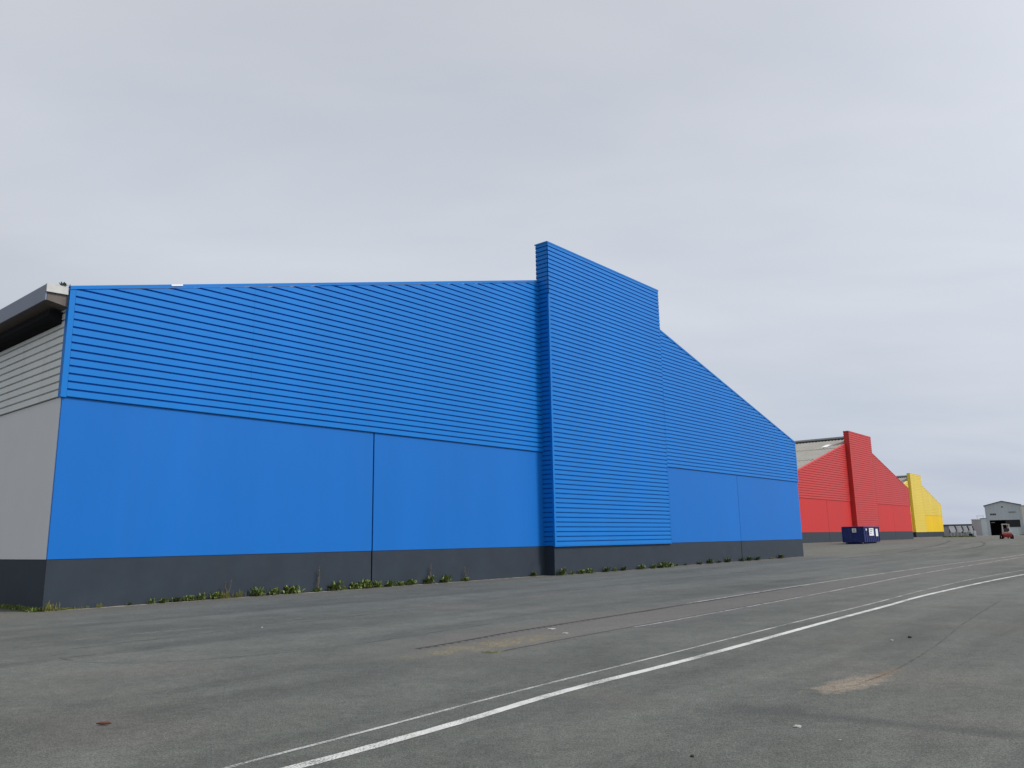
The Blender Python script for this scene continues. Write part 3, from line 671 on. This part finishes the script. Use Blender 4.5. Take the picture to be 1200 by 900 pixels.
# ------------------------------------------------------------------ blue skip container
def container():
    cx_, cy_ = 37.9, 87.6
    e = empty('skip_container', (cx_, cy_, G(cx_, cy_) + 0.01), ROT)     # local x along the facades, y towards the red wall
    tag(e, 'dark blue open-top waste container in front of the red warehouse', 'container')
    L, Wd, H = 5.6, 2.35, 1.84
    bm = bmesh.new()
    add_box(bm, 0.05, 0.11, 0.05, Wd - 0.05, 0.22, H - 0.08)      # end facing left
    add_box(bm, L - 0.11, L - 0.05, 0.05, Wd - 0.05, 0.22, H - 0.08)
    add_box(bm, 0.112, L - 0.112, 0.05, 0.10, 0.22, H - 0.08)
    add_box(bm, 0.112, L - 0.112, Wd - 0.10, Wd - 0.05, 0.22, H - 0.08)
    add_box(bm, 0.05, L - 0.05, 0.05, Wd - 0.05, 0.16, 0.218)
    obj('body', bm, M['contn'], e)
    bm = bmesh.new()
    add_box(bm, -0.0, L, -0.0, 0.12, H - 0.08, H + 0.04, bev=0.02); add_box(bm, 0.0, L, Wd - 0.12, Wd, H - 0.08, H + 0.04, bev=0.02)
    add_box(bm, 0.0, 0.12, 0.122, Wd - 0.122, H - 0.08, H + 0.04, bev=0.02); add_box(bm, L - 0.12, L, 0.122, Wd - 0.122, H - 0.08, H + 0.04, bev=0.02)
    obj('top_rim', bm, M['contn'], e)
    for k in range(9):
        x = 0.0 + k * (L - 0.14) / 8
        for y0, y1 in ((0.0, 0.048), (Wd - 0.048, Wd)):
            obj('rib', box(x, x + 0.14, y0, y1, 0.20, H - 0.085, bev=0.012), M['contn'], e)
    for y0 in (0.0, Wd / 2 - 0.06, Wd - 0.12):
        if y0 != Wd / 2 - 0.06: obj('end_post', box(-0.005, 0.048, y0 + 0.002, y0 + 0.12, 0.2, H - 0.085), M['contn'], e)
    obj('lock_bar', box(0.0, 0.046, Wd / 2 - 0.03, Wd / 2 + 0.03, 0.3, H - 0.1), M['contn'], e)
    for y0 in (0.55, Wd - 0.75):
        obj('skid', box(0.1, L - 0.1, y0, y0 + 0.2, 0.0, 0.158), M['black'], e)
    for x in (0.35, L - 0.6):
        for y in (0.25, Wd - 0.45):
            bm = bmesh.new(); add_cyl(bm, (x, y, 0.11), (x, y + 0.2, 0.11), 0.11, 14); obj('roller', bm, M['steel'], e)
    s = obj('sign', box(-0.03, -0.008, 0.80, 1.22, H - 0.60, H - 0.18), M['white'], e); s['label'] = 'small square white notice on the end'
    bm = bmesh.new()
    for k in range(4): add_box(bm, -0.036, -0.031, 0.85, 1.17 - 0.05 * (k % 2), H - 0.54 + 0.08 * k, H - 0.50 + 0.08 * k)
    obj('print', bm, M['ink'], s)
    for x0, x1, z0, z1 in ((0.62, 0.95, H - 0.42, H - 0.20), (1.75, 3.35, H - 0.98, H - 0.16), (4.1, 4.9, H - 1.05, H - 0.24)):
        s = obj('sign', box(x0, x1, -0.03, -0.006, z0, z1), M['white'], e); s['label'] = 'white sign plate on the long side'
    bm = bmesh.new()
    for k in range(3): add_box(bm, 2.0, 3.0 - 0.25 * k, -0.036, -0.031, H - 0.36 - 0.2 * k, H - 0.30 - 0.2 * k)
    obj('print', bm, M['ink'], s)
container()

# ------------------------------------------------------------------ forklift
def forklift():
    x, y = 67.9, 111.6
    e = empty('forklift', (x, y, G(x, y)), math.atan2(y, x) + math.pi + 0.12, 0.82)   # local +x towards the photographer
    tag(e, 'red forklift with pale cab, parked far off before the grey shed', 'forklift')
    bm = prism([(-0.9, 0.30), (1.05, 0.30), (1.20, 0.55), (1.15, 1.05), (0.75, 1.12), (0.1, 0.80), (-0.9, 0.75)], 'y', -0.58, 0.58)
    obj('body', bm, M['hred'], e)
    obj('counterweight', prism([(1.06, 0.26), (1.34, 0.36), (1.38, 0.80), (1.20, 1.02), (1.156, 1.02), (1.21, 0.55)], 'y', -0.62, 0.62), M['hred'], e)
    for xx, yy, r, w in ((0.75, 0.62, 0.34, 0.24), (0.75, -0.86, 0.34, 0.24), (-0.85, 0.60, 0.42, 0.34), (-0.85, -0.94, 0.42, 0.34)):
        bm = bmesh.new(); add_cyl(bm, (xx, yy, r), (xx, yy + w, r), r, 20); t = obj('wheel', bm, M['black'], e)
        bm = bmesh.new(); add_cyl(bm, (xx, yy - 0.01, r), (xx, yy + w + 0.01, r), r * 0.5, 14); obj('rim', bm, M['white'], t)
    bm = bmesh.new()
    for a, b in (((0.62, 0.50, 1.08), (0.38, 0.46, 2.35)), ((0.62, -0.50, 1.08), (0.38, -0.46, 2.35)), ((-0.75, 0.50, 0.78), (-0.45, 0.46, 2.35)), ((-0.75, -0.50, 0.78), (-0.45, -0.46, 2.35))):
        add_cyl(bm, a, b, 0.045, 8)
    obj('cab_frame', bm, M['cream'], e)
    obj('overhead_guard', box(-0.58, 0.52, -0.56, 0.56, 2.35, 2.42, bev=0.02), M['cream'], e)
    obj('window', box(0.50, 0.515, -0.42, 0.42, 1.25, 1.75), M['glass'], e)
    bm = box(-0.35, 0.2, -0.28, 0.28, 0.82, 0.98, bev=0.03); add_box(bm, 0.16, 0.30, -0.26, 0.26, 0.99, 1.5, bev=0.04); obj('seat', bm, M['black'], e)
    bm = bmesh.new()
    for yy in (-0.40, 0.32): add_box(bm, -1.20, -1.05, yy, yy + 0.10, 0.08, 2.55)
    for z in (0.35, 1.4, 2.45): add_box(bm, -1.19, -1.06, -0.298, 0.318, z, z + 0.09)
    obj('mast', bm, M['steel'], e)
    for yy in (-0.36, 0.24):
        bm = box(-2.3, -1.24, yy, yy + 0.12, 0.06, 0.10); add_box(bm, -1.28, -1.24, yy, yy + 0.12, 0.102, 0.7); obj('fork', bm, M['steel'], e)
    bm = box(1.18, 1.22, -0.5, 0.5, 1.08, 1.15)
    obj('light_bar', bm, M['white'], e)
forklift()

# ------------------------------------------------------------------ far buildings
def ribs_wall(bm, x0, x1, z0, z1, y, p=0.9):
    """vertical sheet seams as thin raised ribs"""
    x = x0 + p / 2
    while x < x1: add_box(bm, x, x + 0.07, y - 0.035, y - 0.002, z0, z1); x += p
FA = -math.radians(31.1); FO = Vector((134.69, 230, 0)); FD = Vector((math.cos(FA), math.sin(FA), 0)); FN = Vector((math.sin(FA), -math.cos(FA), 0))
def far_shed():
    z0 = 0.65; e = empty('grey_shed', (FO.x, FO.y, z0), FA); e.scale = (0.864, 1, 1)
    tag(e, 'grey gabled shed with a wide dark open doorway behind the forklift', 'shed')
    Wd, EHs, AP = 10.1, 8.35, 9.45; D = 26
    ax = 5.0
    # facade in pieces round the opening
    ox0, ox1, oz = 0.95, 9.45, 4.28
    bm = prism([(0, 0), (ox0, 0), (ox0, oz), (ox1, oz), (ox1, 0), (Wd, 0), (Wd, EHs), (ax, AP), (0, EHs)], 'y', 0, 0.2)
    w = obj('wall', bm, M['fgrey'], e)
    bm = box(0, 0.2, 0.202, D, 0, EHs - 0.1); obj('wall', bm, M['fgrey'], e)
    obj('wall', box(Wd - 0.2, Wd, 0.202, D, 0, EHs - 0.1), M['fgrey'], e)
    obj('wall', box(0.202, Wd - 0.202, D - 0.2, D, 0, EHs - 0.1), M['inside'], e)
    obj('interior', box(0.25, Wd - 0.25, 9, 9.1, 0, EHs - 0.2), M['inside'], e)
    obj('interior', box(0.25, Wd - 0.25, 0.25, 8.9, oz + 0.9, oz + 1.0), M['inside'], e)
    obj('roof', prism([(-0.3, EHs - 0.06), (ax, AP + 0.02), (Wd + 0.3, EHs - 0.06), (Wd + 0.3, EHs + 0.1), (ax, AP + 0.2), (-0.3, EHs + 0.1)], 'y', -0.35, D), M['ridge'], e)
    for a in (1.35, 1.95, 2.5):
        f = obj('window', box(a, a + 0.5, -0.03, -0.004, 5.65, 6.15), M['ridge'], e)
        obj('pane', box(a + 0.05, a + 0.45, -0.045, -0.032, 5.70, 6.10), M['glass'], f)
    obj('lintel', box(6.6, 8.5, -0.14, -0.004, 6.35, 6.5), M['ridge'], e)
    obj('vent', box(ax - 0.25, ax + 0.25, -0.05, -0.004, 7.75, 8.1), M['ridge'], e)
    bm = box(1.3, 2.4, 3.0, 3.3, 3.55, 3.75); obj('lamp_fitting', bm, M['white'], e)
    obj('opening_dark_sheet', box(5.4, ox1 - 0.02, 0.06, 0.14, oz - 1.95, oz - 0.02), M['inside'], e)  # near-black sheet paints the unlit depth of the open doorway
    obj('door_leaf', box(ox1 - 3.9, ox1 - 0.02, 0.3, 0.36, 0, oz - 2.0), M['flight'], e)
    for x in (-0.02, Wd - 0.12): obj('downpipe', box(x, x + 0.14, -0.14, -0.004, 0, EHs - 0.1), M['flight'], e)
    bm = bmesh.new(); ribs_wall(bm, 0.1, Wd, oz + 0.1, EHs - 0.15, 0.0, 1.0); obj('sheet_seams', bm, M['fgrey'], e)
far_shed()
def shed(name, x0, x1, y, D, h, m, label, roofm=None, over=0.12, ribp=0.6):
    p = FO + FD * x0 + FN * y; e = empty(name, (p.x, p.y, 0.65), FA); tag(e, label, 'shed'); w = x1 - x0
    obj('wall', box(0, w, 0, D, -0.2, h), m, e)
    bm = bmesh.new(); ribs_wall(bm, 0.05, w - 0.1, 0.1, h - 0.05, 0.0, ribp); obj('sheet_seams', bm, m, e)
    obj('roof', box(-over, w + over, -over, D + over, h + 0.003, h + 0.16), roofm or M['white'], e)
    return e
shed('mauve_shed', -3.66, -1.45, 0.4, 5, 4.55, M['fmauve'], 'low mauve grey box shed left of the grey gabled shed')
shed('pale_lean_to', -1.43, -0.03, 0.1, 6, 4.75, M['flight'], 'narrow pale blue lean-to between the mauve shed and gabled shed', M['ridge'])
e = shed('cream_building', 8.78, 20, 0.0, 20, 8.0, M['cream'], 'tall cream building cut off by the right edge', M['ridge'], ribp=1.4)
for x in (1.0, 4.0, 7.0): obj('window', box(x, x + 0.9, -0.05, -0.038, 4.2, 6.6), M['fgreen'], e)
o = obj('lower_wall', box(0.02, 13, -0.30, -0.06, 0, 3.0), M['flight'], e)
# antenna-like rail on the lean-to roof
b_ = bmesh.new(); add_box(b_, -2.4, -0.4, 1, 1.08, 5.55, 5.63); add_box(b_, -2.2, -2.14, 1, 1.06, 4.7, 5.549); add_box(b_, -0.7, -0.64, 1, 1.06, 4.9, 5.549)
rr_ = obj('roof_rail', b_, M['steel']); rr_.location = (FO.x, FO.y, 0.65); rr_.rotation_euler = (0, 0, FA)
tag(rr_, 'thin rail standing above the lean-to roof', 'rail')
# the long low building behind the hoppers
e = empty('long_low_building', (124.5, 254.5, 0.65), -math.radians(28)); tag(e, 'long low white building with dark roof edge behind the hoppers', 'building')
obj('wall', box(0, 17, 0, 8, -0.2, 3.05), M['fmauve'], e); obj('roof', box(-0.3, 17.3, -0.3, 8.3, 3.053, 3.5), M['ridge'], e)
for x in (2.0, 5.0, 8.0, 11.0, 14.0): obj('window', box(x, x + 1.4, -0.05, -0.003, 0.9, 2.2), M['glass'], e)
# hoppers
def hopper_proto():
    e = empty('hopper', (0, 0, 0), 0)
    obj('tank', prism([(-0.62, 2.42), (0.42, 2.42), (0.72, 1.35), (0.30, 1.0), (-0.25, 1.0), (-0.45, 1.45)], 'y', -0.5, 0.5), M['hopper'], e)
    obj('lid', box(-0.66, 0.46, -0.54, 0.54, 2.424, 2.50), M['white'], e)
    obj('shadow_slab', prism([(0.48, 2.46), (0.66, 2.46), (0.95, 1.45), (0.76, 1.45)], 'y', -0.45, 0.45), M['black'], e)  # black slab stands in for the slanting shadow beside the tank
    for x in (-0.35, 0.35):
        for y in (-0.42, 0.36): obj('leg', box(x - 0.035, x + 0.035, y, y + 0.07, 0, 1.3), M['white'], e)
    obj('outlet', prism([(-0.15, 0.998), (0.22, 0.998), (0.12, 0.6), (-0.02, 0.6)], 'y', -0.15, 0.15), M['steel'], e)
    return e
def copy_tree(o, parent=None):
    c = o.copy(); COL.objects.link(c)
    if parent: c.parent = parent
    for ch in o.children: copy_tree(ch, c)
    return c
hp = hopper_proto()
labs = ['whitish hopper on legs nearest the yellow warehouse', 'second whitish hopper from the yellow warehouse', 'third whitish hopper from the yellow warehouse', 'whitish hopper nearest the mauve shed']
hx = [97.25, 98.75, 100.0, 101.05]
hs = [hp] + [copy_tree(hp) for _ in range(3)]
for o, x, lab in zip(hs, hx, labs):
    o.location = (x - 0.2, 179, 0.66); o.rotation_euler = (0, 0, -math.radians(29)); o.scale = (0.98, 0.7, 0.97); tag(o, lab, 'hopper', 'whitish hoppers in a row')
# drum and cabinet at their feet
bm = bmesh.new(); add_cyl(bm, (0, 0, 0), (0, 0, 0.62), 0.36, 18); add_cyl(bm, (0, 0, 0.622), (0, 0, 0.66), 0.38, 18)
o = obj('drum', bm, M['black']); o.location = (99.3, 176.0, 0.65); tag(o, 'black drum in front of the hoppers', 'drum')
bm = box(-0.28, 0.28, -0.25, 0.25, 0, 1.25, bev=0.02)
o = obj('cabinet', bm, M['fgrey']); o.location = (100.15, 176.0, 0.65); tag(o, 'upright grey cabinet right of the black drum', 'cabinet')
# small container beside them
def rough_grass(cx_, cy_, rx, ry, n, h, label, seed):
    rnd = random.Random(seed); bm = bmesh.new()
    for k in range(n):
        a = rnd.uniform(0, 6.28); r = math.sqrt(rnd.random())
        p = Vector((cx_ + rx * r * math.cos(a), cy_ + ry * r * math.sin(a), 0)); p.z = G(p.x, p.y)
        leaf(bm, p - Vector((0, 0, p.z)) , rnd.uniform(0, 6.28), rnd.uniform(0.5, 1.2) * h, 0.07, rnd.uniform(0.6, 1.4), 0.2)
    bmesh.ops.translate(bm, verts=bm.verts, vec=(0, 0, 0.65))
    tag(obj('grass', bm, M['grassf']), label, 'grass', kind='stuff')
rough_grass(97.6, 177.5, 3.4, 3.0, 2600, 0.40, 'rough grass round the feet of the hoppers', 1)
rough_grass(146, 222, 7.0, 4.0, 2500, 0.42, 'grass strip below the cream building at the right edge', 2)
# low mesh fence at the right before the sheds
e = empty('wire_fence', (138.6, 222, 0.65), FA); tag(e, 'low pale mesh fence right of the forklift before the sheds', 'fence')
for k in range(7): obj('post', box(k * 1.8, k * 1.8 + 0.08, 0, 0.08, 0, 1.9), M['fgreen'], e)
bm = bmesh.new()
for k in range(12): add_box(bm, 0.0, 10.9, 0.09, 0.11, 0.1 + k * 0.15, 0.125 + k * 0.15)
for k in range(60): add_box(bm, 0.05 + k * 0.18, 0.075 + k * 0.18, 0.112, 0.13, 0.1, 1.8)
obj('mesh_panel', bm, M['fgreen'], e)
# concrete apron in front of the sheds
bm = bmesh.new()
f = bm.faces.new([bm.verts.new(p) for p in [tuple(FO + FD * a + FN * b + Vector((0, 0, 0.658))) for a, b in ((-5, 14), (9, 14), (9, -3), (-5, -3))]])
tag(obj('apron', bm, mat('pale_concrete', (0.27, 0.27, 0.26), 0.9, var=0.1, vscale=0.3)), kind='structure')
